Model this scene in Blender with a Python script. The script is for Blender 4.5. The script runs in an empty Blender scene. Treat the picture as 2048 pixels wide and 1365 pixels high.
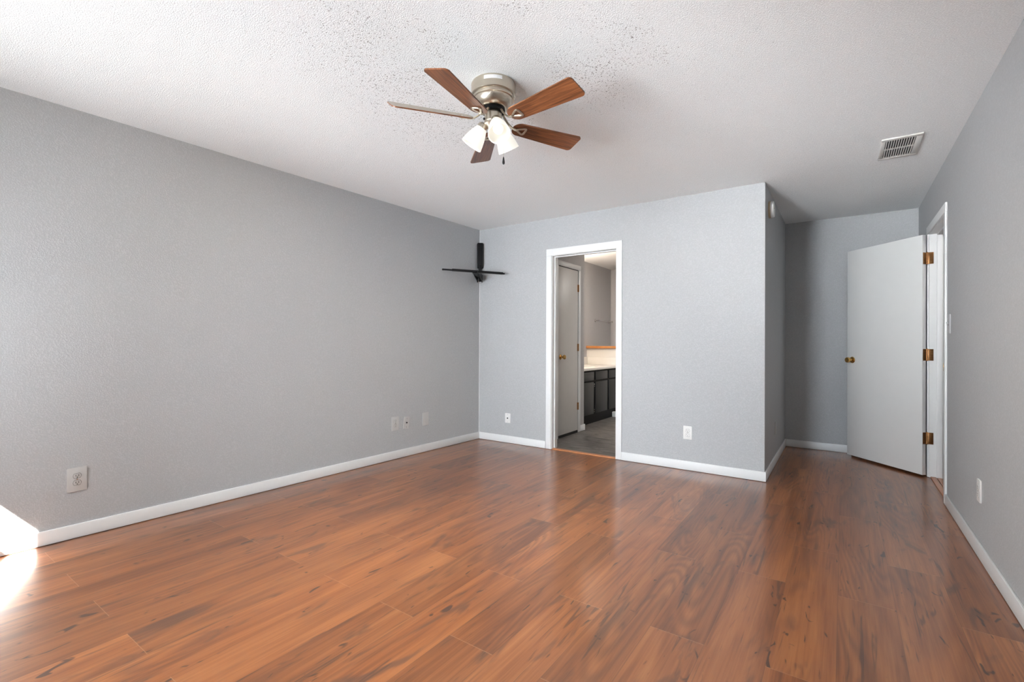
import bpy, bmesh, math, random
from mathutils import Vector, Matrix
random.seed(7)
scene = bpy.context.scene
COL = scene.collection
PI = math.pi

# ------------------------------------------------------------------ camera
YAW, PITCH, ROLL, CAM_H, F_PX = 0.6088, 0.0032, 0.0043, 1.1239, 950.3835
fw = Vector((-math.sin(YAW) * math.cos(PITCH), math.cos(YAW) * math.cos(PITCH), math.sin(PITCH)))
rt = Vector((math.cos(YAW), math.sin(YAW), 0))
up = rt.cross(fw)
rt2 = rt * math.cos(ROLL) + up * math.sin(ROLL)
up2 = -rt * math.sin(ROLL) + up * math.cos(ROLL)
cam_data = bpy.data.cameras.new('camera')
cam_data.sensor_fit = 'HORIZONTAL'
cam_data.sensor_width = 36.0
cam_data.lens = F_PX / 2048 * 36.0
cam_data.clip_start = 0.02
cam = bpy.data.objects.new('camera', cam_data)
COL.objects.link(cam)
cam.matrix_world = Matrix(((rt2.x, up2.x, -fw.x, 0), (rt2.y, up2.y, -fw.y, 0), (rt2.z, up2.z, -fw.z, CAM_H), (0, 0, 0, 1)))
scene.camera = cam

# ------------------------------------------------------------------ world, sun, window light, added fill, exposure
world = bpy.data.worlds.new('world')
scene.world = world
world.use_nodes = True
world.node_tree.nodes['Background'].inputs[0].default_value = (0.75, 0.87, 1.0, 1)
world.node_tree.nodes['Background'].inputs[1].default_value = 1.0
scene.view_settings.view_transform = 'Standard'
scene.view_settings.look = 'None'
scene.view_settings.gamma = 1.0
scene.view_settings.exposure = 0.27
scene.view_settings.use_curve_mapping = False


def lamp(name, kind, loc, energy, color, aim=None, **kw):
    d = bpy.data.lights.new(name, kind)
    d.energy = energy
    d.color = color
    for k, v in kw.items():
        setattr(d, k, v)
    o = bpy.data.objects.new(name, d)
    COL.objects.link(o)
    o.location = loc
    if aim is not None:
        o.rotation_euler = Vector(aim).to_track_quat('-Z', 'Y').to_euler()
    return o


SUN_DIR = Vector((-1.0, 0.93, -1.1625))
P = dict(sun=165.0, window=50.0, deep=6.5, far_fill=10.5, added_blind=46.0, bulb=1.9, spot=36.0, bath=26.0, vanity=44.0, hall=5.0)
lamp('sun', 'SUN', (-1, -4, 4), P['sun'], (1.0, 0.95, 0.88), SUN_DIR, angle=0.009)
# first window's sky light, then three fill lamps added to brighten the room
lamp('window_daylight', 'AREA', (-2.6, -0.80, 1.08), P['window'], (0.88, 0.94, 1.0), (0.12, 1, -0.16), shape='RECTANGLE', size=1.36, size_y=1.22, spread=math.radians(140))
lamp('deep_fill_lamp', 'AREA', (-2.6, -0.78, 1.25), P['deep'], (0.94, 0.97, 1.0), (0.04, 1, 0.27), shape='RECTANGLE', size=1.36, size_y=1.56, spread=math.radians(45))  # added narrow beam that lifts the far ceiling
lamp('far_fill_lamp', 'AREA', (-1.4, -0.74, 1.45), P['far_fill'], (0.94, 0.97, 1.0), (0.33, 1, 0.20), shape='RECTANGLE', size=0.66, size_y=1.16, spread=math.radians(40))  # added fill aimed deep to the right
lamp('added_blind_fill', 'AREA', (-1.4, -0.74, 1.25), P['added_blind'], (0.82, 0.905, 1.0), (-0.09, 1, -0.20), shape='RECTANGLE', size=0.66, size_y=1.56, spread=math.radians(90))  # added fill for the lower walls
lamp('bathroom_fill', 'AREA', (-1.5, 6.7, 2.40), P['bath'], (1.0, 0.95, 0.90), (0, 0, -1), shape='SQUARE', size=0.5)  # area fill added to brighten the bathroom
lamp('vanity_light', 'POINT', (-3.20, 6.02, 2.06), P['vanity'], (1.0, 0.88, 0.76), shadow_soft_size=0.07)
lamp('hallway_light', 'AREA', (1.25, 4.7, 2.40), P['hall'], (1.0, 0.95, 0.9), (0, 0, -1), shape='SQUARE', size=0.4)

# ------------------------------------------------------------------ measures
H = 2.44
YB = 4.3475            # back wall
YC = 5.9979            # alcove back wall
XB = -0.5233           # outside corner of the alcove
XR = 0.595             # right wall
YF = -0.80             # front wall (behind the camera)
def XL(y): return -3.497 - 0.0248 * (YB - y)
SK = math.atan(0.0248)  # skew of the left wall


# ------------------------------------------------------------------ material helpers
def srgb(r, g, b):
    f = lambda c: (c / 255 / 12.92) if c / 255 <= 0.04045 else ((c / 255 + 0.055) / 1.055) ** 2.4
    return (f(r), f(g), f(b), 1)


class NT:
    def __init__(self, name):
        self.m = bpy.data.materials.new(name)
        self.m.use_nodes = True
        self.t = self.m.node_tree
        self.b = self.t.nodes['Principled BSDF']

    def n(self, typ, **kw):
        nd = self.t.nodes.new(typ)
        for k, v in kw.items():
            setattr(nd, k, v)
        return nd

    def l(self, a, b):
        self.t.links.new(a, b)

    def val(self, sock, v):
        if hasattr(v, 'node'):
            self.l(v, sock)
        else:
            sock.default_value = v

    def math(self, op, a, b=0.0, c=None, clamp=False):
        nd = self.n('ShaderNodeMath', operation=op)
        nd.use_clamp = clamp
        self.val(nd.inputs[0], a)
        self.val(nd.inputs[1], b)
        if c is not None:
            self.val(nd.inputs[2], c)
        return nd.outputs[0]

    def mix(self, fac, a, b, blend='MIX'):
        nd = self.n('ShaderNodeMix', data_type='RGBA', blend_type=blend)
        self.val(nd.inputs[0], fac)
        self.val(nd.inputs[6], a)
        self.val(nd.inputs[7], b)
        return nd.outputs[2]

    def ramp(self, fac, stops):
        nd = self.n('ShaderNodeValToRGB')
        e = nd.color_ramp.elements
        while len(e) < len(stops):
            e.new(0.5)
        for el, (p, c) in zip(e, stops):
            el.position = p
            el.color = c if len(c) == 4 else (*c, 1)
        self.l(fac, nd.inputs[0])
        return nd.outputs[0]

    def step(self, x, lo, hi):
        nd = self.n('ShaderNodeMapRange', interpolation_type='SMOOTHSTEP')
        self.val(nd.inputs[0], x)
        nd.inputs[1].default_value = lo
        nd.inputs[2].default_value = hi
        nd.inputs[3].default_value = 0.0
        nd.inputs[4].default_value = 1.0
        return nd.outputs[0]

    def noise(self, vec, scale, detail=2.0, rough=0.5, dist=0.0):
        nd = self.n('ShaderNodeTexNoise')
        self.l(vec, nd.inputs['Vector'])
        nd.inputs['Scale'].default_value = scale
        nd.inputs['Detail'].default_value = detail
        nd.inputs['Roughness'].default_value = rough
        nd.inputs['Distortion'].default_value = dist
        return nd.outputs[0]

    def comb(self, x, y, z=0.0):
        nd = self.n('ShaderNodeCombineXYZ')
        self.val(nd.inputs[0], x)
        self.val(nd.inputs[1], y)
        self.val(nd.inputs[2], z)
        return nd.outputs[0]

    def obj(self):
        return self.n('ShaderNodeTexCoord').outputs['Object']

    def bump(self, h, strength, dist):
        nd = self.n('ShaderNodeBump')
        nd.inputs['Strength'].default_value = strength
        nd.inputs['Distance'].default_value = dist
        self.l(h, nd.inputs['Height'])
        self.l(nd.outputs[0], self.b.inputs['Normal'])

    def set(self, color=None, rough=None, metal=None, spec=None):
        if color is not None:
            self.val(self.b.inputs['Base Color'], color)
        if rough is not None:
            self.val(self.b.inputs['Roughness'], rough)
        if metal is not None:
            self.val(self.b.inputs['Metallic'], metal)
        if spec is not None:
            self.val(self.b.inputs['Specular IOR Level'], spec)
        return self


def simple(name, color, rough=0.5, metal=0.0, spec=0.5, var=0.04, scale=40.0, bump=0.0):
    t = NT(name)
    n = t.noise(t.obj(), scale, 3.0)
    dark = tuple(c * (1 - var) for c in color[:3]) + (1,)
    lite = tuple(min(1, c * (1 + var)) for c in color[:3]) + (1,)
    t.set(t.mix(n, dark, lite), rough, metal, spec)
    if bump:
        t.bump(n, 0.4, bump)
    return t.m


def wall_paint(name, color, strength=0.16, scale=100.0, rough=0.55):
    t = NT(name)
    v = t.obj()
    n1 = t.noise(v, scale, 2.0, 0.5)
    n2 = t.noise(v, scale * 0.45, 1.0, 0.5)
    h = t.math('ADD', t.step(n1, 0.42, 0.68), t.math('MULTIPLY', n2, 0.7))
    big = t.noise(v, 1.3, 2.0)
    c2 = tuple(c * 0.97 for c in color[:3]) + (1,)
    relief_shade = t.mix(t.math('MULTIPLY', h, 0.7, clamp=True), (0.93, 0.93, 0.93, 1), (1.06, 1.06, 1.06, 1))  # relief shading put into the colour: hollows darker, bumps lighter
    t.set(t.mix(1.0, t.mix(big, c2, color), relief_shade, 'MULTIPLY'), rough, 0.0, 0.35)
    t.bump(h, strength, 0.004)
    return t.m


M = {}
M['wall'] = wall_paint('grey_wall_paint', (0.420, 0.430, 0.438, 1), 0.22, 125.0)
M['bath_wall'] = wall_paint('bathroom_wall_paint', (0.42, 0.41, 0.41, 1), 0.12)
M['white'] = simple('white_trim_paint', (0.73, 0.74, 0.74, 1), 0.38, 0, 0.5, 0.02)
M['door'] = simple('white_door_paint', (0.70, 0.71, 0.70, 1), 0.33, 0, 0.5, 0.02, 12)
M['bath_door'] = simple('closet_door_paint', (0.62, 0.61, 0.59, 1), 0.42, 0, 0.5, 0.03, 12)
M['plastic'] = simple('white_plastic', (0.74, 0.74, 0.72, 1), 0.35, 0, 0.5, 0.01)
M['grey_plastic'] = simple('painted_plate', (0.49, 0.49, 0.48, 1), 0.4, 0, 0.4, 0.02)
M['switch_plate'] = simple('painted_switch_plate', (0.43, 0.435, 0.44, 1), 0.4, 0, 0.4, 0.02)
M['cream'] = simple('cream_plastic', (0.50, 0.40, 0.27, 1), 0.4, 0, 0.5, 0.03)
M['slot'] = simple('dark_slot', (0.02, 0.02, 0.02, 1), 0.6)
M['black'] = simple('black_steel', (0.004, 0.004, 0.0045, 1), 0.5, 0.0, 0.25, 0.1)
M['shadow_gap'] = simple('dark_gap', (0.012, 0.012, 0.012, 1), 0.8)
M['brass'] = simple('brass', (0.62, 0.38, 0.13, 1), 0.22, 1.0, 0.5, 0.15, 60)
M['old_brass'] = simple('tarnished_brass', (0.34, 0.17, 0.07, 1), 0.34, 1.0, 0.5, 0.5, 70)
M['steel'] = simple('chrome_steel', (0.75, 0.73, 0.70, 1), 0.2, 1.0, 0.5, 0.02)
M['nickel'] = None
M['vanity'] = simple('black_cabinet_paint', (0.016, 0.016, 0.017, 1), 0.42, 0, 0.3, 0.1)
M['carcass'] = simple('carcass_gap_shade', (0.004, 0.004, 0.004, 1), 0.6, 0, 0.2, 0.1)  # blacker than the fronts: shade of the gaps put into the colour
M['counter'] = simple('cultured_marble', (0.80, 0.76, 0.70, 1), 0.18, 0, 0.5, 0.02, 6)
M['pony'] = simple('cream_half_wall_paint', (0.72, 0.68, 0.62, 1), 0.4, 0, 0.4, 0.02)
M['strip'] = simple('varnished_threshold_wood', (0.48, 0.20, 0.085, 1), 0.3, 0, 0.5, 0.2, 30)
M['vent'] = simple('vent_enamel', (0.66, 0.65, 0.62, 1), 0.4, 0, 0.5, 0.03)
M['sticker'] = simple('paper_label', (0.72, 0.71, 0.70, 1), 0.6, 0, 0.3, 0.12, 160)
M['pale_wood'] = simple('pale_maple', (0.46, 0.41, 0.34, 1), 0.4, 0, 0.4, 0.12, 25)


def brushed():
    t = NT('brushed_nickel')
    v = t.obj()
    s = t.n('ShaderNodeSeparateXYZ')
    t.l(v, s.inputs[0])
    n = t.noise(t.comb(t.math('MULTIPLY', s.outputs[0], 6.0), t.math('MULTIPLY', s.outputs[1], 6.0), t.math('MULTIPLY', s.outputs[2], 300.0)), 1.0, 2.0)
    t.set(t.mix(n, (0.59, 0.53, 0.44, 1), (0.62, 0.56, 0.47, 1)), 0.29, 1.0)
    return t.m


M['nickel'] = brushed()


def wood_grain(name, dark, mid, lite, along='X', rough=0.3, fine=90.0):
    t = NT(name)
    s = t.n('ShaderNodeSeparateXYZ')
    t.l(t.obj(), s.inputs[0])
    a, b, c = (0, 1, 2) if along == 'X' else (1, 0, 2)
    q = t.comb(t.math('MULTIPLY', s.outputs[a], 5.0), t.math('MULTIPLY', s.outputs[b], fine), t.math('MULTIPLY', s.outputs[c], 30.0))
    n = t.noise(q, 1.0, 4.0, 0.6, 0.8)
    t.set(t.ramp(n, [(0.28, dark), (0.5, mid), (0.72, lite)]), rough, 0, 0.5)
    return t.m


M['blade'] = wood_grain('walnut_blade', (0.055, 0.020, 0.010), (0.175, 0.062, 0.024), (0.31, 0.120, 0.046), 'X', 0.28)
M['cap_wood'] = wood_grain('varnished_oak', (0.28, 0.10, 0.025), (0.45, 0.18, 0.05), (0.55, 0.25, 0.08), 'X', 0.25)


def floor_material():
    t = NT('laminate_planks')
    s = t.n('ShaderNodeSeparateXYZ')
    t.l(t.obj(), s.inputs[0])
    x, y = s.outputs[0], s.outputs[1]
    W, L = 0.2030, 1.21
    u = t.math('DIVIDE', t.math('ADD', x, 0.627 + 20 * W), W)
    row = t.math('FLOOR', u)
    fu = t.math('FRACT', u)
    par = t.math('MULTIPLY', t.math('MODULO', row, 2.0), 0.5)        # rows alternate their butt joints
    third = t.math('MULTIPLY', t.math('MODULO', t.math('FLOOR', t.math('DIVIDE', row, 4.0)), 3.0), 0.07)
    v = t.math('DIVIDE', t.math('ADD', t.math('ADD', y, 20 * L - 1.866), t.math('ADD', par, 0.0)), L)
    fv = t.math('FRACT', v)
    col = t.math('FLOOR', v)
    wn = t.n('ShaderNodeTexWhiteNoise', noise_dimensions='2D')
    t.l(t.comb(row, col), wn.inputs['Vector'])
    rnd = wn.outputs['Value']
    sx = t.math('ADD', x, t.math('MULTIPLY', rnd, 13.0))
    sy = t.math('ADD', y, t.math('MULTIPLY', rnd, 37.0))
    def nz(fx, fy, z, det=2.0, rg=0.5, ds=0.0):
        return t.noise(t.comb(t.math('MULTIPLY', sx, fx), t.math('MULTIPLY', sy, fy), z), 1.0, det, rg, ds)
    band = nz(7.0, 0.8, 0.0, 2.5, 0.55, 0.9)
    med = nz(38.0, 1.3, 2.0, 3.0, 0.6, 0.8)
    grain = nz(150.0, 3.0, 4.0, 3.0, 0.6, 0.3)
    wob = nz(5.0, 0.62, 5.0, 1.2, 0.45, 0.35)
    rings = t.math('MULTIPLY', t.math('ADD', t.math('SINE', t.math('MULTIPLY', wob, 120.0)), 1.0), 0.5)      # cathedral figure
    ringm = t.step(nz(4.0, 0.9, 6.0, 1.0), 0.44, 0.60)
    smoky = t.step(nz(8.0, 1.7, 11.0, 3.0, 0.55, 1.3), 0.55, 0.74)
    streak = t.step(nz(26.0, 1.6, 3.0, 3.0, 0.55, 1.6), 0.60, 0.70)
    knot = t.step(nz(17.0, 6.0, 9.0, 2.0, 0.5, 1.4), 0.675, 0.735)
    tone = t.math('ADD', t.math('ADD', t.math('MULTIPLY', band, 0.50), t.math('MULTIPLY', med, 0.32)), t.math('MULTIPLY', grain, 0.18))
    c = t.ramp(tone, [(0.34, (0.115, 0.034, 0.009)), (0.46, (0.205, 0.066, 0.017)), (0.55, (0.270, 0.094, 0.027)), (0.68, (0.355, 0.140, 0.045))])
    c = t.mix(t.math('MULTIPLY', t.math('MULTIPLY', rings, ringm), 0.42), c, (0.085, 0.030, 0.013, 1))
    c = t.mix(t.math('MULTIPLY', smoky, 0.68), c, (0.070, 0.034, 0.021, 1))
    c = t.mix(t.math('MULTIPLY', streak, 0.62), c, (0.048, 0.022, 0.014, 1))
    c = t.mix(t.math('MULTIPLY', knot, 0.85), c, (0.026, 0.014, 0.010, 1))
    hs = t.n('ShaderNodeHueSaturation')
    t.l(c, hs.inputs['Color'])
    t.l(t.math('ADD', 0.84, t.math('MULTIPLY', rnd, 0.32)), hs.inputs['Value'])
    hs.inputs['Saturation'].default_value = 1.0
    c = hs.outputs[0]
    eu = t.math('MULTIPLY', t.math('MINIMUM', fu, t.math('SUBTRACT', 1.0, fu)), W)
    ev = t.math('MULTIPLY', t.math('MINIMUM', fv, t.math('SUBTRACT', 1.0, fv)), L)
    su = t.math('SUBTRACT', 1.0, t.step(eu, 0.0004, 0.0016))
    sv = t.math('SUBTRACT', 1.0, t.step(ev, 0.0006, 0.0020))
    c = t.mix(t.math('MULTIPLY', su, 0.45), c, (0.06, 0.025, 0.014, 1))
    c = t.mix(t.math('MULTIPLY', sv, 0.40), c, (0.42, 0.24, 0.14, 1))
    t.set(c, t.math('ADD', 0.34, t.math('MULTIPLY', med, 0.06)), 0.0, 0.5)
    t.b.inputs['Coat Weight'].default_value = 0.6
    t.b.inputs['Coat Roughness'].default_value = 0.16
    h = t.math('SUBTRACT', 0.0, t.math('MAXIMUM', su, sv))
    t.bump(h, 0.08, 0.0012)
    return t.m


M['floor'] = floor_material()


def vinyl():
    t = NT('grey_bathroom_vinyl')
    s = t.n('ShaderNodeSeparateXYZ')
    t.l(t.obj(), s.inputs[0])
    n = t.noise(t.comb(t.math('MULTIPLY', s.outputs[0], 6.0), t.math('MULTIPLY', s.outputs[1], 14.0)), 1.0, 5.0, 0.65, 0.8)
    t.set(t.ramp(n, [(0.3, (0.045, 0.040, 0.038)), (0.5, (0.115, 0.105, 0.098)), (0.72, (0.21, 0.19, 0.175))]), 0.4, 0, 0.4)
    return t.m


M['vinyl'] = vinyl()
FAN = Vector((-1.468, 1.93, H))


def popcorn():
    t = NT('popcorn_ceiling')
    v = t.obj()
    n1 = t.noise(v, 175.0, 2.5, 0.6)
    n2 = t.noise(v, 330.0, 1.0, 0.6)
    h = t.math('ADD', t.step(n1, 0.40, 0.66), t.math('MULTIPLY', n2, 0.6))
    # dust specks blown onto the texture around the fan
    d = t.n('ShaderNodeVectorMath', operation='DISTANCE')
    t.l(v, d.inputs[0])
    d.inputs[1].default_value = FAN
    r = d.outputs['Value']
    ring = t.math('MULTIPLY', t.step(r, 0.16, 0.34), t.math('SUBTRACT', 1.0, t.math('MULTIPLY', t.step(r, 0.50, 1.5), 0.85)))
    patch = t.step(t.noise(v, 2.2, 3.0), 0.30, 0.62)
    lim = t.math('SUBTRACT', 0.77, t.math('MULTIPLY', t.math('MULTIPLY', ring, patch), 0.155))
    nd = t.n('ShaderNodeTexNoise')
    t.l(v, nd.inputs['Vector'])
    nd.inputs['Scale'].default_value = 140.0
    nd.inputs['Detail'].default_value = 2.0
    speck = t.math('MULTIPLY', t.step(t.math('SUBTRACT', nd.outputs[0], lim), 0.0, 0.03), t.math('SUBTRACT', 1.0, t.step(r, 1.6, 2.4)))
    c = t.mix(t.math('MULTIPLY', h, 0.75, clamp=True), (0.79, 0.806, 0.808, 1), (0.95, 0.968, 0.970, 1))  # light and shade of the popcorn relief put into the colour
    c = t.mix(t.math('MULTIPLY', speck, 0.75), c, (0.16, 0.14, 0.12, 1))
    t.set(c, 0.9, 0, 0.1)
    t.bump(h, 0.45, 0.004)
    return t.m


M['ceiling'] = popcorn()
M['bath_ceiling'] = simple('bathroom_ceiling_paint', (0.76, 0.74, 0.71, 1), 0.9, 0, 0.2, 0.02)


def glow(name, color, strength, base=(0.9, 0.88, 0.84, 1)):
    t = NT(name)
    t.set(base, 0.35, 0, 0.5)
    t.b.inputs['Emission Color'].default_value = color
    t.b.inputs['Emission Strength'].default_value = strength
    return t.m




M['shade'] = glow('lit_frosted_glass', (1.0, 0.965, 0.87, 1), 0.68, (0.28, 0.27, 0.25, 1))
M['shade_inside'] = glow('lit_shade_inside', (1.0, 0.95, 0.84, 1), 0.38, (0.28, 0.27, 0.25, 1))
M['bulb'] = glow('lit_bulb', (1.0, 0.95, 0.85, 1), P['bulb'])

# ------------------------------------------------------------------ mesh helpers


class MB:
    """collects shapes; build() links them as one mesh object"""

    def __init__(self):
        self.bm = bmesh.new()

    def _add(self, verts, mat=None):
        if mat is not None:
            bmesh.ops.transform(self.bm, matrix=mat, verts=verts)
        return self

    def box(self, lo, hi, bevel=0.0, mat=None, seg=2):
        r = bmesh.ops.create_cube(self.bm, size=1.0)
        vs = r['verts']
        lo, hi = Vector(lo), Vector(hi)
        c, d = (lo + hi) / 2, hi - lo
        for v in vs:
            v.co = Vector((c.x + v.co.x * d.x, c.y + v.co.y * d.y, c.z + v.co.z * d.z))
        if bevel:
            es = list({e for v in vs for e in v.link_edges})
            r = bmesh.ops.bevel(self.bm, geom=es, offset=bevel, segments=seg, profile=0.5, affect='EDGES')
            vs = list({v for f in r['faces'] for v in f.verts} | {v for v in vs if v.is_valid})
        return self._add(vs, mat)

    def prism(self, pts, z0, z1, mat=None, bevel=0.0, mi=(0, 0, 0)):
        """polygon pts (xy, counter-clockwise) extruded from z0 to z1; mi = material index of bottom, top, sides"""
        b = [self.bm.verts.new((p[0], p[1], z0)) for p in pts]
        t = [self.bm.verts.new((p[0], p[1], z1)) for p in pts]
        fb = self.bm.faces.new(list(reversed(b)))
        ft = self.bm.faces.new(t)
        fb.material_index, ft.material_index = mi[0], mi[1]
        n = len(pts)
        for i in range(n):
            f = self.bm.faces.new((b[i], b[(i + 1) % n], t[(i + 1) % n], t[i]))
            f.material_index = mi[2]
        vs = b + t
        if bevel:
            es = list(fb.edges) + list(ft.edges)
            r = bmesh.ops.bevel(self.bm, geom=es, offset=bevel, segments=2, profile=0.5, affect='EDGES')
            vs = list({v for f in r['faces'] for v in f.verts} | {v for v in vs if v.is_valid})
        return self._add(vs, mat)

    def lathe(self, prof, seg=48, mat=None, close_start=True, close_end=True, mis=None):
        """profile of (radius, z) spun about z"""
        rings = []
        vs = []
        for r, z in prof:
            ring = [self.bm.verts.new((r * math.cos(2 * PI * i / seg), r * math.sin(2 * PI * i / seg), z)) for i in range(seg)]
            rings.append(ring)
            vs += ring
        for k, (a, b) in enumerate(zip(rings, rings[1:])):
            for i in range(seg):
                f = self.bm.faces.new((a[i], a[(i + 1) % seg], b[(i + 1) % seg], b[i]))
                if mis:
                    f.material_index = mis[k]
        if close_start:
            self.bm.faces.new(list(reversed(rings[0])))
        if close_end:
            self.bm.faces.new(rings[-1])
        return self._add(vs, mat)

    def tube(self, pts, r, seg=10, mat=None, closed=False, flat=1.0):
        pts = [Vector(p) for p in pts]
        rs = r if isinstance(r, (list, tuple)) else [r] * len(pts)
        n = len(pts)
        rings = []
        vs = []
        ref = Vector((0, 0, 1))
        for i, p in enumerate(pts):
            if closed:
                d = (pts[(i + 1) % n] - pts[i - 1]).normalized()
            else:
                d = (pts[min(i + 1, n - 1)] - pts[max(i - 1, 0)]).normalized()
            rf = ref if abs(d.dot(ref)) < 0.95 else Vector((1, 0, 0))
            a = d.cross(rf).normalized()
            b = a.cross(d).normalized()
            ring = [self.bm.verts.new(p + a * (rs[i] * math.cos(2 * PI * k / seg)) + b * (rs[i] * flat * math.sin(2 * PI * k / seg))) for k in range(seg)]
            rings.append(ring)
            vs += ring
        pairs = list(zip(rings, rings[1:])) + ([(rings[-1], rings[0])] if closed else [])
        for a, b in pairs:
            for k in range(seg):
                self.bm.faces.new((a[k], a[(k + 1) % seg], b[(k + 1) % seg], b[k]))
        if not closed:
            self.bm.faces.new(list(reversed(rings[0])))
            self.bm.faces.new(rings[-1])
        return self._add(vs, mat)

    def sphere(self, c, r, mat=None, scale=(1, 1, 1), seg=20):
        res = bmesh.ops.create_uvsphere(self.bm, u_segments=seg, v_segments=seg // 2, radius=r)
        for v in res['verts']:
            v.co = Vector((v.co.x * scale[0], v.co.y * scale[1], v.co.z * scale[2])) + Vector(c)
        return self._add(res['verts'], mat)

    def build(self, name, mats, parent=None, smooth=True, mat=None):
        bm = self.bm
        if mat is not None:
            bmesh.ops.transform(bm, matrix=mat, verts=bm.verts[:])
        bmesh.ops.recalc_face_normals(bm, faces=bm.faces[:])
        me = bpy.data.meshes.new(name)
        if smooth:
            for f in bm.faces:
                f.smooth = True
            lim = math.radians(35)
            for e in bm.edges:
                if len(e.link_faces) == 2 and e.calc_face_angle(0) > lim:
                    e.smooth = False
        bm.to_mesh(me)
        bm.free()
        for m in (mats if isinstance(mats, (list, tuple)) else [mats]):
            me.materials.append(m)
        o = bpy.data.objects.new(name, me)
        COL.objects.link(o)
        if parent is not None:
            o.parent = parent
        return o


def tag(o, label, cat, group=None):
    o['label'] = label
    o['category'] = cat
    if group:
        o['group'] = group
    return o


def thing(name, label, cat, loc=(0, 0, 0), rot=(0, 0, 0), group=None):
    o = bpy.data.objects.new(name, None)
    o.empty_display_size = 0.05
    COL.objects.link(o)
    o.location = loc
    o.rotation_euler = rot
    return tag(o, label, cat, group)


def struct(o):
    o['kind'] = 'structure'
    return o


def T(x, y, z): return Matrix.Translation((x, y, z))
def RZ(a): return Matrix.Rotation(a, 4, 'Z')
def RY(a): return Matrix.Rotation(a, 4, 'Y')
def RX(a): return Matrix.Rotation(a, 4, 'X')


# ------------------------------------------------------------------ room shell
BATH_X0, BATH_Y1 = -3.43, 8.02
XC = -2.735            # bathroom closet wall
XALC = XB - 0.115      # other face of the alcove side wall
# floor: bedroom, alcove and the hallway beyond the right wall
struct(MB().prism([(-3.85, -1.0), (1.9, -1.0), (1.9, 6.15), (-0.58, 6.15), (-0.58, 4.405), (-3.85, 4.405)], -0.12, 0.0).build('floor', M['floor'], smooth=False))
struct(MB().prism([(-3.7, 4.405), (-0.58, 4.405), (-0.58, 8.2), (-3.7, 8.2)], -0.12, 0.0).build('floor_bathroom', M['vinyl'], smooth=False))
struct(MB().prism([(-3.85, -1.0), (1.9, -1.0), (1.9, 6.15), (-0.58, 6.15), (-0.58, 4.405), (-3.85, 4.405)], H, H + 0.12).build('ceiling', M['ceiling'], smooth=False))
struct(MB().prism([(-3.7, 4.405), (-0.58, 4.405), (-0.58, 8.2), (-3.7, 8.2)], H, H + 0.12).build('ceiling_bathroom', M['bath_ceiling'], smooth=False))
y0, y1 = -0.93, 4.4625
struct(MB().prism([(XL(y0) - 0.12, y0), (XL(y0), y0), (XL(y1), y1), (XL(y1) - 0.12, y1)], 0, H).build('wall_left', M['wall'], smooth=False))
# back wall with the bathroom doorway
DX0, DX1, DZ = -2.530, -1.792, 2.052
w = MB()
w.box((XL(YB) - 0.001, YB, 0), (DX0, 4.4625, H)).box((DX1, YB, 0), (XALC, 4.4625, H)).box((DX0, YB, DZ), (DX1, 4.4625, H))
struct(w.build('wall_back', M['wall'], smooth=False))
struct(MB().prism([(XALC, YB), (XB, YB), (XB, 6.11), (XALC, 6.11)], 0, H).build('wall_alcove_side', M['wall'], smooth=False))
struct(MB().box((XB, YC, 0), (XR + 0.115, 6.11, H)).build('wall_alcove_back', M['wall'], smooth=False))
# right wall with the hallway doorway
RY0, RY1, RZT = 4.495, 5.320, 2.068
w = MB()
w.box((XR, y0, 0), (XR + 0.115, RY0, H)).box((XR, RY1, 0), (XR + 0.115, YC, H)).box((XR, RY0, RZT), (XR + 0.115, RY1, H))
struct(w.build('wall_right', M['wall'], smooth=False))
# front wall (behind the camera) with its window and one added for light
wins = [(-3.28, -1.90), (-1.75, -1.05)]
WZ0, WZ1 = 0.45, 2.05
w = MB()
xs = [XL(YF) - 0.001, -3.28, -1.90, -1.75, -1.05, XR]
for a, b, hole in ((xs[0], xs[1], 0), (xs[1], xs[2], 1), (xs[2], xs[3], 0), (xs[3], xs[4], 1), (xs[4], xs[5], 0)):
    if hole:
        w.box((a, y0, 0), (b, YF, WZ0)).box((a, y0, WZ1), (b, YF, H))
    else:
        w.box((a, y0, 0), (b, YF, H))
struct(w.build('wall_front', M['wall'], smooth=False))
# hallway and bathroom walls
w = MB()
w.box((1.75, 3.4, 0), (1.87, 6.11, H)).box((XR + 0.115, 3.3, 0), (1.87, 3.42, H)).box((XR + 0.115, 5.99, 0), (1.87, 6.11, H))
struct(w.build('wall_hallway', M['wall'], smooth=False))
struct(MB().box((XC - 0.10, 4.4625, 0), (XC, 5.545, H)).build('wall_closet', M['bath_wall'], smooth=False))
w = MB()
w.box((BATH_X0 - 0.12, 5.42, 0), (BATH_X0, 8.14, H)).box((BATH_X0, 5.43, 0), (XC - 0.10, 5.545, H))
struct(w.build('wall_bathroom_left', M['bath_wall'], smooth=False))
struct(MB().box((BATH_X0, BATH_Y1, 0), (XALC, 8.14, H)).build('wall_bathroom_back', M['bath_wall'], smooth=False))
struct(MB().box((XALC, 6.11, 0), (XALC + 0.1, 8.14, H)).build('wall_bathroom_right', M['bath_wall'], smooth=False))
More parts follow.
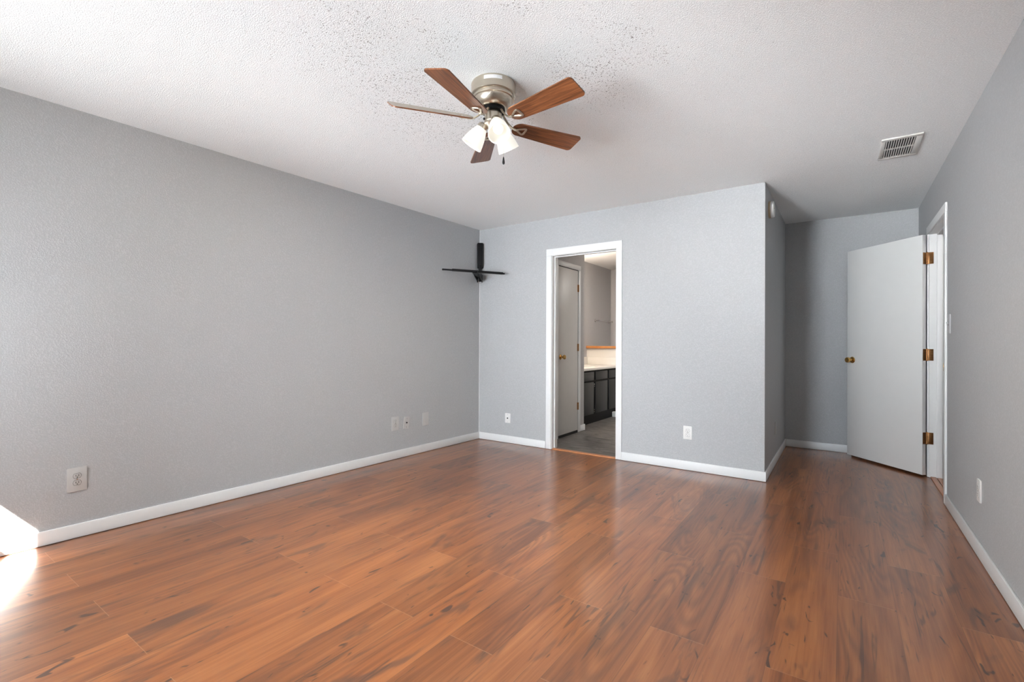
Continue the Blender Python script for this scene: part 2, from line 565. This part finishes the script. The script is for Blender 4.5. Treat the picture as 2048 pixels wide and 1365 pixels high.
# windows: the second is unseen and added to light the room
for i, (a, b) in enumerate(wins):
    f = MB()
    t = 0.05
    f.box((a, -0.90, WZ0), (a + t, -0.83, WZ1)).box((b - t * 0.2, -0.90, WZ0), (b, -0.83, WZ1))
    f.box((a, -0.90, WZ0), (b, -0.83, WZ0 + t)).box((a, -0.90, WZ1 - 0.004), (b, -0.83, WZ1))
    f.box((a, -0.885, 1.655), (b, -0.845, 1.705))
    wf = struct(f.build('window_%d' % (i + 1), M['white'], smooth=False))
    c = MB().box((a - 0.06, YF, WZ0 - 0.07), (b + 0.06, YF + 0.018, WZ0 + 0.0), 0.003)
    c.build('window_sill', M['white'], wf)
    if True:
        sl = MB()      # unseen slats added to block the sun: whole second window, lower sash of first
        for k in range(40 if i == 1 else 31):
            sl.box((a + 0.005, -0.021, -0.0012), (b - 0.005, 0.021, 0.0012), 0, T(0, -0.815, WZ0 + 0.02 + k * 0.04) @ RX(math.radians(62)))
        sl.build('added_blind', M['white'], wf)

# ------------------------------------------------------------------ baseboards
BH, BT = 0.080, 0.012


def board(name, p, q, side, cut=0.0):
    """flat baseboard from p to q; side = unit vector pointing into the room"""
    p, q, s = Vector((*p, 0)), Vector((*q, 0)), Vector((*side, 0))
    d = (q - p)
    L = d.length
    m = Matrix.Translation(p) @ Matrix(((d.x / L, s.x, 0, 0), (d.y / L, s.y, 0, 0), (0, 0, 1, 0), (0, 0, 0, 1)))
    b = MB().box((0, 0, 0.0025), (L, BT, BH), 0.003)
    g = MB
    return struct(b.build(name, M['white'], mat=m))


nl = Vector((1, 0.0248)).normalized()
board('baseboard_left', (XL(YF), YF), (XL(YB), YB), (nl.x, nl.y))
board('baseboard_back', (XL(YB) + BT, YB), (-2.588, YB), (0, -1))
board('baseboard_back.001', (-1.742, YB), (XB + BT, YB), (0, -1))
board('baseboard_alcove', (XB, YB + 0.001), (XB, YC), (1, 0))
board('baseboard_alcove.001', (XB + BT, YC), (XR, YC), (0, -1))
board('baseboard_right', (XR, YF), (XR, 4.452), (-1, 0))
board('baseboard_right.001', (XR, 5.365), (XR, YC - BT), (-1, 0))
board('baseboard_closet', (XC, 5.425), (XC, 5.560), (1, 0))
board('baseboard_closet.001', (XC, 5.545), (XC - 0.10, 5.545), (0, 1))
b = MB().box((-2.885, 6.80, 0.0), (-2.70, 6.86, 0.080), 0.012)
struct(b.build('white_floor_block', M['white']))  # white block by the vanity foot, use unknown

# bead of caulk in the back left corner
struct(MB().prism([(XL(YB), YB), (XL(YB), YB - 0.0035), (XL(YB) + 0.0035, YB)], BH, H).build('trim_8', M['white'], smooth=False))

# ------------------------------------------------------------------ door frames
# bathroom doorway in the back wall: casing, jamb and stops
CW, CT = 0.060, 0.013
d = MB()
jx0, jx1, jz = -2.5165, -1.8055, 2.038
d.box((jx0 - 0.004 - CW - 0.003, YB - CT, 0.003), (jx0 - 0.004, YB, jz + 0.004), 0.003)
d.box((jx1 + 0.004, YB - CT, 0.003), (jx1 + 0.004 + CW, YB, jz + 0.004), 0.003)
d.box((jx0 - 0.004 - CW - 0.003, YB - CT, jz + 0.004), (jx1 + 0.004 + CW, YB, jz + 0.074), 0.003)
d.box((DX0, YB, 0.003), (jx0, 4.4625, DZ)).box((jx1, YB, 0.003), (DX1, 4.4625, DZ)).box((jx0, YB, jz), (jx1, 4.4625, DZ))
d.box((jx0, YB + 0.045, 0.003), (jx0 + 0.011, YB + 0.080, jz), 0.002).box((jx1 - 0.011, YB + 0.045, 0.003), (jx1, YB + 0.080, jz), 0.002)
d.box((jx0 + 0.011, YB + 0.045, jz - 0.011), (jx1 - 0.011, YB + 0.080, jz), 0.002)
d.box((jx0 - 0.004 - CW, 4.4625, 0.003), (jx0 - 0.004, 4.4625 + CT, jz + 0.004), 0.003)
d.box((jx1 + 0.004, 4.4625, 0.003), (jx1 + 0.004 + CW, 4.4625 + CT, jz + 0.004), 0.003)
struct(d.build('trim_1', M['white']))
struct(MB().prism([(-2.5165, 4.350), (-1.8055, 4.350), (-1.8055, 4.405), (-2.5165, 4.405)], 0.0, 0.009, bevel=0.002).build('trim_2', M['strip']))
# hallway doorway in the right wall
d = MB()
ky0, ky1, kz = 4.512, 5.302, 2.052
d.box((XR - CT, 4.453, 0.003), (XR, ky0 - 0.004, kz + 0.004), 0.003)
d.box((XR - CT, ky1 + 0.004, 0.003), (XR, ky1 + 0.004 + 0.058, kz + 0.004), 0.003)
d.box((XR - CT, 4.453, kz + 0.004), (XR, ky1 + 0.062, kz + 0.068), 0.003)
x1 = XR + 0.115
d.box((XR, RY0, 0.003), (x1, ky0, RZT)).box((XR, ky1, 0.003), (x1, RY1, RZT)).box((XR, ky0, kz), (x1, ky1, RZT))
d.box((XR + 0.048, ky0, 0.003), (XR + 0.085, ky0 + 0.011, kz), 0.002).box((XR + 0.048, ky1 - 0.011, 0.003), (XR + 0.085, ky1, kz), 0.002)
d.box((XR + 0.048, ky0, kz - 0.011), (XR + 0.085, ky1, kz), 0.002)
fr = struct(d.build('trim_3', M['white']))
MB().box((XR - 0.0135, ky0 - 0.006, 0.935), (XR + 0.03, ky0 + 0.001, 0.992), 0.0005).build('strike_plate', M['brass'], fr)
d = MB()
d.prism([(XR + 0.008, ky0), (XR + 0.045, ky0), (XR + 0.045, ky1), (XR + 0.008, ky1)], 0.0, 0.010, bevel=0.003)
d.prism([(XR + 0.050, ky0), (XR + 0.085, ky0), (XR + 0.085, ky1), (XR + 0.050, ky1)], 0.0, 0.008, bevel=0.003)
struct(d.build('trim_4', M['strip']))


def hinge(parent, name, loc_mat, mat, leaf_a, leaf_b, h=0.089):
    """leaves lie in the local planes given by 2d directions; knuckle along z"""
    hb = MB()
    hb.lathe([(0.0055, -h / 2), (0.0055, h / 2)], 14)
    for k in (-0.3, -0.1, 0.1, 0.3):
        hb.lathe([(0.0059, k * h - 0.001), (0.0059, k * h + 0.001)], 14)
    hb.sphere((0, 0, h / 2), 0.0052, seg=12).sphere((0, 0, -h / 2), 0.0052, seg=12)
    for s in (-0.30, 0.0, 0.30):      # screws in the jamb leaf
        L = math.hypot(*leaf_b)
        hb.lathe([(0.0042, -0.0022), (0.0042, 0.0022)], 10, RZ(math.atan2(leaf_b[1], leaf_b[0])) @ T(L * (0.78 if s else 0.5), 0, s * h) @ RX(PI / 2))
    for (dx, dy) in (leaf_a, leaf_b):
        L = math.hypot(dx, dy)
        a = math.atan2(dy, dx)
        hb.box((0, -0.0012, -h / 2), (L, 0.0012, h / 2), 0.0008, RZ(a))
    return hb.build(name, mat, parent, mat=loc_mat)


def door_knob(parent, mat, m):
    """knob whose axis is local +z, starting on the door face"""
    o = MB().lathe([(0.031, 0), (0.032, 0.003), (0.028, 0.008), (0.013, 0.012), (0.011, 0.03), (0.016, 0.036), (0.025, 0.044), (0.0275, 0.054), (0.024, 0.064), (0.013, 0.068)], 32, m)
    return o.build('door_knob', mat, parent)


# bedroom door, swung 137 degrees into the alcove
PIV = Vector((XR - 0.015, 5.300, 0))
ANG = math.radians(-137.5)
DW = 0.762
root = MB().box((0.006, -0.003 - DW, 0.020), (0.041, -0.003, 2.050), 0.0015).build('door_1', M['door'])
root.location = PIV
root.rotation_euler = (0, 0, ANG)
struct(root)
mk = Matrix.Translation((0.041, -0.003 - DW + 0.062, 0.966)) @ RY(PI / 2)
door_knob(root, M['brass'], mk)
mk = Matrix.Translation((0.006, -0.003 - DW + 0.062, 0.966)) @ RY(-PI / 2)
door_knob(root, M['brass'], mk)
MB().box((0.012, -0.0035 - DW, 0.936), (0.035, -0.002 - DW, 0.996)).build('latch_plate', M['brass'], root)
for z in (1.852, 1.035, 0.330):
    # one leaf runs on the door edge, the other on the jamb (directions in the door's own turned frame)
    c, s = math.cos(-ANG), math.sin(-ANG)
    jl = Vector((0.042, 0.0005))
    jl = (jl.x * c - jl.y * s, jl.x * s + jl.y * c)
    hinge(root, 'hinge', T(0, 0.000, z), M['old_brass'], (0.036, -0.0016), jl, 0.098)

# closet door in the bathroom (seen through the doorway)
root = MB().box((XC - 0.030, 4.862, 0.032), (XC + 0.004, 5.362, 2.024), 0.0015).build('door_2', M['bath_door'])
struct(root)
door_knob(root, M['brass'], Matrix.Translation((XC + 0.004, 4.915, 0.955)) @ RY(PI / 2))
for z in (1.807, 1.066, 0.331):
    hb = MB()
    hb.lathe([(0.006, -0.045), (0.006, 0.045)], 12, T(XC + 0.010, 5.368, z)).box((XC + 0.0045, 5.345, z - 0.045), (XC + 0.0065, 5.366, z + 0.045))
    hb.build('hinge', M['old_brass'], root)
d = MB()
d.box((XC, 5.368, 0.003), (XC + CT, 5.425, 2.032), 0.003).box((XC, 4.795, 0.003), (XC + CT, 4.853, 2.032), 0.003)
d.box((XC, 4.795, 2.032), (XC + CT, 5.425, 2.092), 0.003)
struct(d.build('trim_5', M['white']))
struct(MB().box((XC, 4.853, 0.001), (XC + 0.0022, 5.368, 2.032)).build('closet_gap_shade', M['shadow_gap']))  # dark sheet standing in for the shade in the door gap

# ------------------------------------------------------------------ bathroom fittings
VX, VY0, VY1, VZ = -2.890, 5.548, 7.045, 0.738
v = thing('vanity_cabinet', 'long black bathroom vanity cabinet seen through the white doorway', 'cabinet', ((VX + BATH_X0) / 2, (VY0 + VY1) / 2, 0))
off = -v.location
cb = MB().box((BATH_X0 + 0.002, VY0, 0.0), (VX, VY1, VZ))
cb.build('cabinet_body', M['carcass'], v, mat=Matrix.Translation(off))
panels = [(5.62, 6.14), (6.192, 6.608), (6.663, 7.02)]
for k, (a, c) in enumerate(panels):
    MB().box((VX, a, 0.600), (VX + 0.018, c, 0.717), 0.004).build('drawer_front', M['vanity'], v, mat=Matrix.Translation(off))
    dd = MB().box((VX, a, 0.128), (VX + 0.018, c, 0.574), 0.004).build('cabinet_door', M['vanity'], v, mat=Matrix.Translation(off))
    if k == 1:
        for z in (0.525, 0.166):
            hb = MB()
            hb.box((VX, a - 0.020, z - 0.026), (VX + 0.004, a - 0.001, z + 0.026), 0.001)
            hb.sphere((VX + 0.006, a - 0.012, z + 0.014), 0.0065, seg=10).sphere((VX + 0.006, a - 0.012, z - 0.014), 0.0065, seg=10)
            hb.build('hinge', M['steel'], dd, mat=Matrix.Translation(off))
ct = thing('vanity_countertop', 'glossy cream countertop with backsplash on the black vanity', 'countertop', ((VX + BATH_X0) / 2, (VY0 + VY1) / 2, VZ))
off = -ct.location
MB().box((BATH_X0 + 0.002, VY0, VZ), (VX + 0.026, VY1 + 0.003, VZ + 0.038), 0.008, seg=3).build('counter_slab', M['counter'], ct, mat=Matrix.Translation(off))
MB().box((BATH_X0 + 0.022, VY1 - 0.020, VZ + 0.038), (VX + 0.02, VY1 + 0.002, 0.895), 0.004).build('backsplash', M['counter'], ct, mat=Matrix.Translation(off))
MB().box((BATH_X0 + 0.002, VY0 + 0.02, VZ + 0.038), (BATH_X0 + 0.022, VY1 + 0.002, 0.895), 0.004).build('backsplash', M['counter'], ct, mat=Matrix.Translation(off))
bs = MB().lathe([(0.215, 0), (0.205, 0.006), (0.19, 0.004), (0.15, 0.002), (0.0, 0.001)], 40, T(-3.14, 6.30, VZ + 0.038) @ Matrix.Diagonal((0.85, 1.15, 1, 1)), close_end=False)
bs.build('basin_rim', M['counter'], ct, mat=Matrix.Translation(off))
struct(MB().box((BATH_X0, 7.050, 0), (-2.0, 7.150, 1.036)).build('wall_half_height', M['pony'], smooth=False))
struct(MB().box((BATH_X0, 7.020, 1.036), (-1.98, 7.180, 1.074), 0.006).build('trim_7', M['cap_wood']))
tb = thing('towel_bar', 'slim chrome towel bar on the bathroom wall above the wood ledge', 'towel bar', (BATH_X0, 7.66, 1.498))
MB().tube([(0.06, -0.30, 0), (0.06, 0.28, 0)], 0.008, 14).build('bar', M['steel'], tb)
for yy in (-0.30, 0.28):
    MB().lathe([(0.026, 0), (0.026, 0.006), (0.012, 0.014), (0.010, 0.055), (0.014, 0.062), (0.014, 0.074)], 20, T(0, yy, 0) @ RY(PI / 2)).build('post', M['steel'], tb)

# ------------------------------------------------------------------ wall plates
# built facing local -y, origin at the middle of the back of the plate


def rrect(w, h, r, n=6):
    pts = []
    for cx, cz, a0 in ((w / 2 - r, h / 2 - r, 0), (-w / 2 + r, h / 2 - r, 90), (-w / 2 + r, -h / 2 + r, 180), (w / 2 - r, -h / 2 + r, 270)):
        for i in range(n + 1):
            a = math.radians(a0 + 90 * i / n)
            pts.append((cx + r * math.cos(a), cz + r * math.sin(a)))
    return pts


FACE = RX(PI / 2)      # turns xy-drawn shapes to face -y (z -> -y)


def plate(name, label, cat, loc, rz, w, h, style, mat, tilt=0.0, group=None, pitch=0.0):
    t = thing(name, label, cat, loc, (pitch, 0, rz), group)
    tl = RY(tilt)
    MB().prism(rrect(w, h, 0.004), 0.0, 0.0065, FACE, 0.0018).build('cover_plate', mat, t, mat=tl)
    if style == 'duplex':
        MB().lathe([(0.0032, 0.0055), (0.0032, 0.0070)], 14, FACE).build('screw', M['steel'], t, mat=tl)
        for s in (1, -1):
            z = 0.0195 * s
            pts = []
            for i in range(40):      # round face cut flat at top and bottom
                a = 2 * PI * i / 40
                pts.append((0.0172 * math.cos(a), max(-0.0135, min(0.0135, 0.0172 * math.sin(a)))))
            r = MB().prism(pts, 0.005, 0.0085, FACE, 0.0008).build('receptacle', mat, t, mat=tl @ T(0, 0, z))
            sl = MB()
            sl.box((-0.0075, -0.0089, -0.002), (-0.0052, -0.0080, 0.0075)).box((0.0052, -0.0089, -0.001), (0.0075, -0.0080, 0.0065))
            sl.lathe([(0.0026, 0.0080), (0.0026, 0.0089)], 12, T(0, 0, -0.0075) @ FACE)
            sl.build('slots', M['slot'], r, mat=tl @ T(0, 0, z))
            MB().tube([(p[0] * 1.06, -0.0063, p[1] * 1.06) for p in pts], 0.0007, 6, closed=True).build('receptacle_gap_shade', M['shadow_gap'], r, mat=tl @ T(0, 0, z))  # dark ring drawn as the shade in the gap around the face
    elif style == 'jack':
        MB().lathe([(0.0075, 0.0055), (0.0075, 0.010), (0.0048, 0.010), (0.0048, 0.016)], 16, FACE).build('jack', M['black'], t, mat=tl)
        for s in (1, -1):
            MB().lathe([(0.003, 0.0055), (0.003, 0.0072)], 12, T(0, 0, 0.042 * s) @ FACE).build('screw', M['steel'], t, mat=tl)
    elif style == 'switch':
        MB().box((-0.006, -0.0066, -0.013), (0.006, -0.0055, 0.013)).build('switch_slot', M['slot'], t, mat=tl)
        MB().box((-0.0045, -0.021, -0.005), (0.0045, -0.006, 0.005), 0.001, RX(math.radians(-28))).build('toggle', mat, t, mat=tl)
        for s in (1, -1):
            MB().lathe([(0.003, 0.0055), (0.003, 0.0072)], 12, T(0, 0, 0.03 * s) @ FACE).build('screw', M['steel'], t, mat=tl)
    elif style == 'blank':
        for s in (1, -1):
            MB().lathe([(0.003, 0.0055), (0.003, 0.0068)], 12, T(0, 0, 0.03 * s) @ FACE).build('screw', mat, t, mat=tl)
    return t


def on_left(y, z): return (XL(y), y, z)


LR = PI / 2 + SK       # plate turned to face +x on the skewed left wall
plate('power_outlet', 'large grey duplex outlet near the sunlit left end of the wall', 'outlet', on_left(0.808, 0.334), LR, 0.086, 0.136, 'duplex', M['grey_plastic'])
plate('power_outlet', 'duplex outlet leftmost of three plates low on the left wall', 'outlet', on_left(3.103, 0.341), LR, 0.086, 0.132, 'duplex', M['grey_plastic'])
plate('cable_plate', 'crooked cable jack plate between the duplex outlet and the blank plate', 'wall plate', on_left(3.242, 0.332), LR, 0.072, 0.115, 'jack', M['grey_plastic'], math.radians(7), pitch=math.radians(0))
plate('blank_plate', 'blank cover plate nearest the corner on the left wall', 'wall plate', on_left(3.496, 0.3375), LR, 0.088, 0.134, 'blank', M['grey_plastic'])
plate('cable_plate', 'small white cable jack plate between the room corner and the doorway', 'wall plate', (-3.082, YB, 0.277), 0, 0.071, 0.106, 'jack', M['plastic'])
plate('power_outlet', 'white duplex outlet on the back wall right of the doorway', 'outlet', (-1.129, YB, 0.3315), 0, 0.074, 0.116, 'duplex', M['plastic'])
plate('blank_plate', 'thin plate seen edge-on in the shaded alcove side wall', 'wall plate', (XB, 5.085, 0.331), PI / 2, 0.070, 0.115, 'blank', M['grey_plastic'])
plate('power_outlet', 'white duplex outlet low on the right wall', 'outlet', (XR, 3.485, 0.349), -PI / 2, 0.074, 0.117, 'duplex', M['plastic'])
plate('light_switch', 'grey toggle switch plate beside the casing of the open door', 'light switch', (XR, 4.362, 1.264), -PI / 2, 0.082, 0.132, 'switch', M['switch_plate'])

# round detector high on the alcove side wall
sd = thing('smoke_detector', 'round cream smoke detector high on the alcove side wall', 'smoke detector', (XB, 4.585, 2.268), (0, PI / 2, 0))
MB().lathe([(0.072, 0.0), (0.073, 0.010), (0.071, 0.016)], 48).build('base', M['cream'], sd)
MB().lathe([(0.066, 0.016), (0.068, 0.018), (0.068, 0.034), (0.064, 0.040), (0.035, 0.042), (0.0, 0.042)], 48, close_end=False).build('cover', M['plastic'], sd)
MB().lathe([(0.006, 0.041), (0.005, 0.044)], 12, T(0.0, -0.035, 0)).build('button', M['cream'], sd)

# ceiling register
vt = thing('ceiling_vent', 'beige louvred air vent in the ceiling above the alcove', 'vent', (0.304, 4.062, H))
vx, vy = 0.104, 0.203
f = MB()
f.box((-vx, -vy, -0.010), (vx, -vy + 0.034, 0.0), 0.003).box((-vx, vy - 0.034, -0.010), (vx, vy, 0.0), 0.003)
f.box((-vx, -vy + 0.030, -0.010), (-vx + 0.024, vy - 0.030, 0.0), 0.003).box((vx - 0.032, -vy + 0.030, -0.010), (vx, vy - 0.030, 0.0), 0.003)
f.box((-vx + 0.02, -0.005, -0.009), (vx - 0.03, 0.005, -0.001))
f.build('vent_frame', M['vent'], vt)
lv = MB()
n = 12
for i in range(n):
    x = -vx + 0.024 + (2 * vx - 0.056) * (i + 0.5) / n
    lv.box((-0.0027, -vy + 0.03, -0.0045), (0.0027, vy - 0.03, 0.0035), 0.0, T(x, 0, -0.0045) @ RY(math.radians(8)))
lv.build('louvers', M['vent'], vt)
MB().box((-vx + 0.01, -vy + 0.02, -0.0016), (vx - 0.01, vy - 0.02, -0.0004)).build('duct_shade_sheet', M['shadow_gap'], vt)  # dark sheet added as the shade inside the duct

# corner television bracket
mt = thing('corner_bracket', 'black steel corner bracket with a long crossbar mounted high in the room corner', 'bracket', (-3.455, 4.305, 1.82))
off = Matrix.Translation(-Vector(mt.location))
A45 = math.radians(-45)
cx, cy = -3.458, 4.308
c = MB()
c.box((-0.030, -0.010, 1.985), (0.030, 0.030, 2.278), 0.004, T(cx, cy, 0) @ RZ(math.radians(45)))
c.box((-0.034, -0.018, 1.985), (-0.022, 0.026, 2.270), 0.003, T(cx, cy, 0) @ RZ(math.radians(45)))
c.box((0.022, -0.018, 1.985), (0.034, 0.026, 2.270), 0.003, T(cx, cy, 0) @ RZ(math.radians(45)))
c.build('wall_column', M['black'], mt, mat=off)
MB().box((-0.014, -0.012, 1.83), (0.014, 0.024, 2.02), 0.004, T(cx, cy, 0) @ RZ(math.radians(45))).build('post', M['black'], mt, mat=off)
# crossbar from A to B in front of the corner
PA, PB = Vector((-3.474, 3.688, 1.896)), Vector((-3.078, 4.266, 1.887))
dv = (PB - PA)
Lb = dv.length
xa = dv.normalized()
za = Vector((0, 0, 1))
ya = za.cross(xa).normalized()
za = xa.cross(ya)
mb = Matrix(((xa.x, ya.x, za.x, PA.x), (xa.y, ya.y, za.y, PA.y), (xa.z, ya.z, za.z, PA.z), (0, 0, 0, 1)))
MB().box((0, -0.012, -0.010), (Lb, 0.012, 0.006), 0.003, mb).box((Lb * 0.15, -0.016, -0.012), (Lb * 0.97, 0.016, 0.012), 0.004, mb).build('crossbar', M['black'], mt, mat=off)
mid = PA + dv * 0.52
c = MB()
g0, g1 = Vector((cx, cy, 0)), Vector((mid.x, mid.y, 0))
gd = (g1 - g0)
Lg = gd.length
ga = math.atan2(gd.y, gd.x)
pr = [(0.0, 1.822), (0.03, 1.815), (0.06, 1.83), (Lg + 0.01, 1.878), (Lg + 0.01, 1.905), (0.0, 1.905)]
mm = Matrix(((math.cos(ga), -math.sin(ga), 0, cx), (math.sin(ga), math.cos(ga), 0, cy), (0, 0, 1, 0), (0, 0, 0, 1))) @ RX(PI / 2)
for s in (-0.030, 0.022):
    c.prism(pr, s, s + 0.008, mm)
c.box((0.0, -0.03, 1.868), (Lg + 0.01, 0.03, 1.876), 0.002, Matrix.Translation((cx, cy, 0)) @ RZ(ga))
c.build('support_arm', M['black'], mt, mat=off)

# ------------------------------------------------------------------ ceiling fan
fan = thing('ceiling_fan', 'flush-mount ceiling fan with five walnut blades and three lit frosted shades', 'ceiling fan', FAN)
Z = lambda z: z - H
MB().lathe([(0.110, 0.0), (0.113, -0.006), (0.113, -0.058), (0.110, -0.062), (0.104, -0.064), (0.104, -0.070), (0.107, -0.073), (0.106, -0.079), (0.099, -0.082),
            (0.098, -0.090), (0.092, -0.104), (0.082, -0.117), (0.070, -0.125), (0.066, -0.126)], 72).build('motor_housing', M['nickel'], fan)
# paper label wrapped on the housing, facing the camera
st = MB()
a0 = math.atan2(-FAN.y, -FAN.x)
prev = None
for i in range(13):
    a = a0 + math.radians(-24 + 46 * i / 12)
    p = [st.bm.verts.new((r * math.cos(a), r * math.sin(a), z)) for r, z in ((0.1131, -0.010), (0.1142, -0.010), (0.1142, -0.027), (0.1131, -0.027))]
    if prev:
        for k in range(4):
            st.bm.faces.new((prev[k], prev[(k + 1) % 4], p[(k + 1) % 4], p[k]))
    else:
        st.bm.faces.new(p)
    prev = p
st.bm.faces.new(list(reversed(prev)))
st.build('paper_label', M['sticker'], fan)
MB().lathe([(0.058, -0.122), (0.060, -0.128), (0.060, -0.143), (0.050, -0.146)], 48).build('flywheel', M['black'], fan)
MB().lathe([(0.044, -0.143), (0.045, -0.148), (0.045, -0.190), (0.042, -0.194)], 48).build('switch_housing', M['nickel'], fan)
MB().lathe([(0.040, -0.192), (0.046, -0.196), (0.046, -0.204), (0.038, -0.212), (0.028, -0.226), (0.020, -0.240), (0.012, -0.246), (0.008, -0.262), (0.004, -0.268)], 40).build('light_kit_hub', M['nickel'], fan)
sw = a0 + math.radians(-62)
MB().sphere((0.052 * math.cos(sw), 0.052 * math.sin(sw), -0.186), 0.006, seg=12).build('reverse_switch', M['black'], fan)


def blade_frame(phi, lift, roll, zb):
    a = math.radians(phi)
    d = Vector((math.cos(a) * math.cos(lift), math.sin(a) * math.cos(lift), math.sin(lift)))
    n = Vector((-math.sin(a), math.cos(a), 0))
    u = d.cross(n)
    t = math.radians(roll)
    w = n * math.cos(t) + u * math.sin(t)
    nn = d.cross(w)
    o = Vector((math.cos(a) * 0.12, math.sin(a) * 0.12, zb - H)) - d * 0.12
    return Matrix(((d.x, w.x, nn.x, o.x), (d.y, w.y, nn.y, o.y), (d.z, w.z, nn.z, o.z), (0, 0, 0, 1))), a


def blade_outline(R0, R1):
    pts = []
    def arc(cx, cy, r, a0, a1, n=7):
        for i in range(n + 1):
            a = math.radians(a0 + (a1 - a0) * i / n)
            pts.append((cx + r * math.cos(a), cy + r * math.sin(a)))
    # tip corners, then round root
    arc(R1 - 0.020, -0.063 + 0.020, 0.020, -90, -8)
    arc(R1 - 0.020, 0.063 - 0.020, 0.020, 8, 90)
    arc(R0 + 0.048, 0.0, 0.0465, 100, 260, 16)
    return pts


blades = [(-80, 0.0, -13, 2.245, 0.528), (-8, 0.0, -13, 2.245, 0.526), (64, 0.0, -13, 2.245, 0.518), (136, 0.0, -13, 2.245, 0.532), (242, -0.07, -33, 2.249, 0.527)]
for phi, lift, roll, zb, R1 in blades:
    m, a = blade_frame(phi, lift, roll, zb)
    b = MB().prism(blade_outline(0.112, R1), -0.003, 0.003, mi=(0, 1, 0)).build('blade', [M['blade'], M['pale_wood']], fan, smooth=False)
    b.matrix_local = m
    br = MB()
    # triangular medallion under the blade
    tri = [(0.130, 0.0), (0.186, 0.029), (0.186, -0.029)]
    path = []
    for k in range(3):
        p0, p1, p2 = Vector(tri[k - 1]), Vector(tri[k]), Vector(tri[(k + 1) % 3])
        e0, e1 = p1 + (p0 - p1).normalized() * 0.019, p1 + (p2 - p1).normalized() * 0.019
        for i in range(5):
            s = i / 4
            q = e0 * (1 - s) ** 2 + p1 * 2 * s * (1 - s) + e1 * s * s
            path.append((q.x, q.y, -0.0065))
    br.tube(path, 0.0058, 8, m, closed=True, flat=0.7)
    # curved arm from the flywheel down to the medallion
    P0 = Vector((0.052 * math.cos(a), 0.052 * math.sin(a), -0.136))
    P3 = m @ Vector((0.136, 0, -0.0075))
    P1 = P0 + Vector((0.018 * math.cos(a), 0.018 * math.sin(a), -0.030))
    P2 = m @ Vector((0.100, 0, -0.0105))
    pts = []
    for i in range(15):
        s = i / 14
        pts.append(P0 * (1 - s) ** 3 + P1 * 3 * s * (1 - s) ** 2 + P2 * 3 * s * s * (1 - s) + P3 * s ** 3)
    br.tube(pts, [0.009 - 0.002 * math.sin(PI * i / 14) for i in range(15)], 10, flat=0.6)
    for q in ((0.145, 0.0), (0.178, 0.020), (0.178, -0.020)):
        br.lathe([(0.0045, 0.003), (0.004, 0.0048)], 10, m @ T(q[0], q[1], 0))
    br.build('blade_bracket', M['nickel'], fan)

for az in (202, -38, 82):
    a = math.radians(az)
    Rr = Vector((math.cos(a), math.sin(a), 0))
    neck, mouth = Vector((Rr.x * 0.058, Rr.y * 0.058, 2.228 - H)), Vector((Rr.x * 0.117, Rr.y * 0.117, 2.140 - H))
    ax = (mouth - neck).normalized()
    L = (mouth - neck).length
    q = ax.to_track_quat('Z', 'Y').to_matrix().to_4x4()
    m = Matrix.Translation(neck) @ q
    arm = MB().tube([Vector((Rr.x * 0.018, Rr.y * 0.018, -0.218)), Vector((Rr.x * 0.036, Rr.y * 0.036, -0.206)), neck - ax * 0.012], 0.009, 12)
    arm.lathe([(0.012, -0.022), (0.025, -0.014), (0.0275, -0.004), (0.0275, 0.008), (0.025, 0.010)], 28, m)
    arm.build('lamp_arm', M['nickel'], fan)
    prof = [(0.0245, 0.0), (0.030, 0.012), (0.039, 0.032), (0.046, 0.055), (0.052, 0.080), (0.0565, L), (0.0540, L), (0.0495, 0.080), (0.0435, 0.055), (0.0365, 0.032), (0.0275, 0.013), (0.020, 0.004)]
    sh = MB().lathe(prof, 40, m, mis=[0] * 6 + [1] * 5).build('lamp_shade', [M['shade'], M['shade_inside']], fan)
    bl = MB().lathe([(0.012, 0.004), (0.013, 0.030), (0.018, 0.042), (0.024, 0.056), (0.025, 0.066), (0.020, 0.080), (0.010, 0.088), (0.0, 0.089)], 24, m, close_end=False).build('light_bulb', M['bulb'], sh)
    # the light the bulb throws out through the open mouth of its shade
    sp = lamp('fan_light', 'SPOT', FAN + mouth + ax * 0.004, P['spot'], (1.0, 0.90, 0.76), ax, shadow_soft_size=0.04, spot_size=math.radians(165), spot_blend=0.6)
ch = MB().tube([(0.042, 0.028, -0.196), (0.044, 0.030, -0.26), (0.044, 0.030, -0.372)], 0.0012, 6).build('pull_chain', M['nickel'], fan)
MB().lathe([(0.002, -0.368), (0.0035, -0.376), (0.0062, -0.392), (0.0065, -0.400), (0.004, -0.406)], 16, T(0.044, 0.030, 0)).build('chain_fob', M['black'], ch)
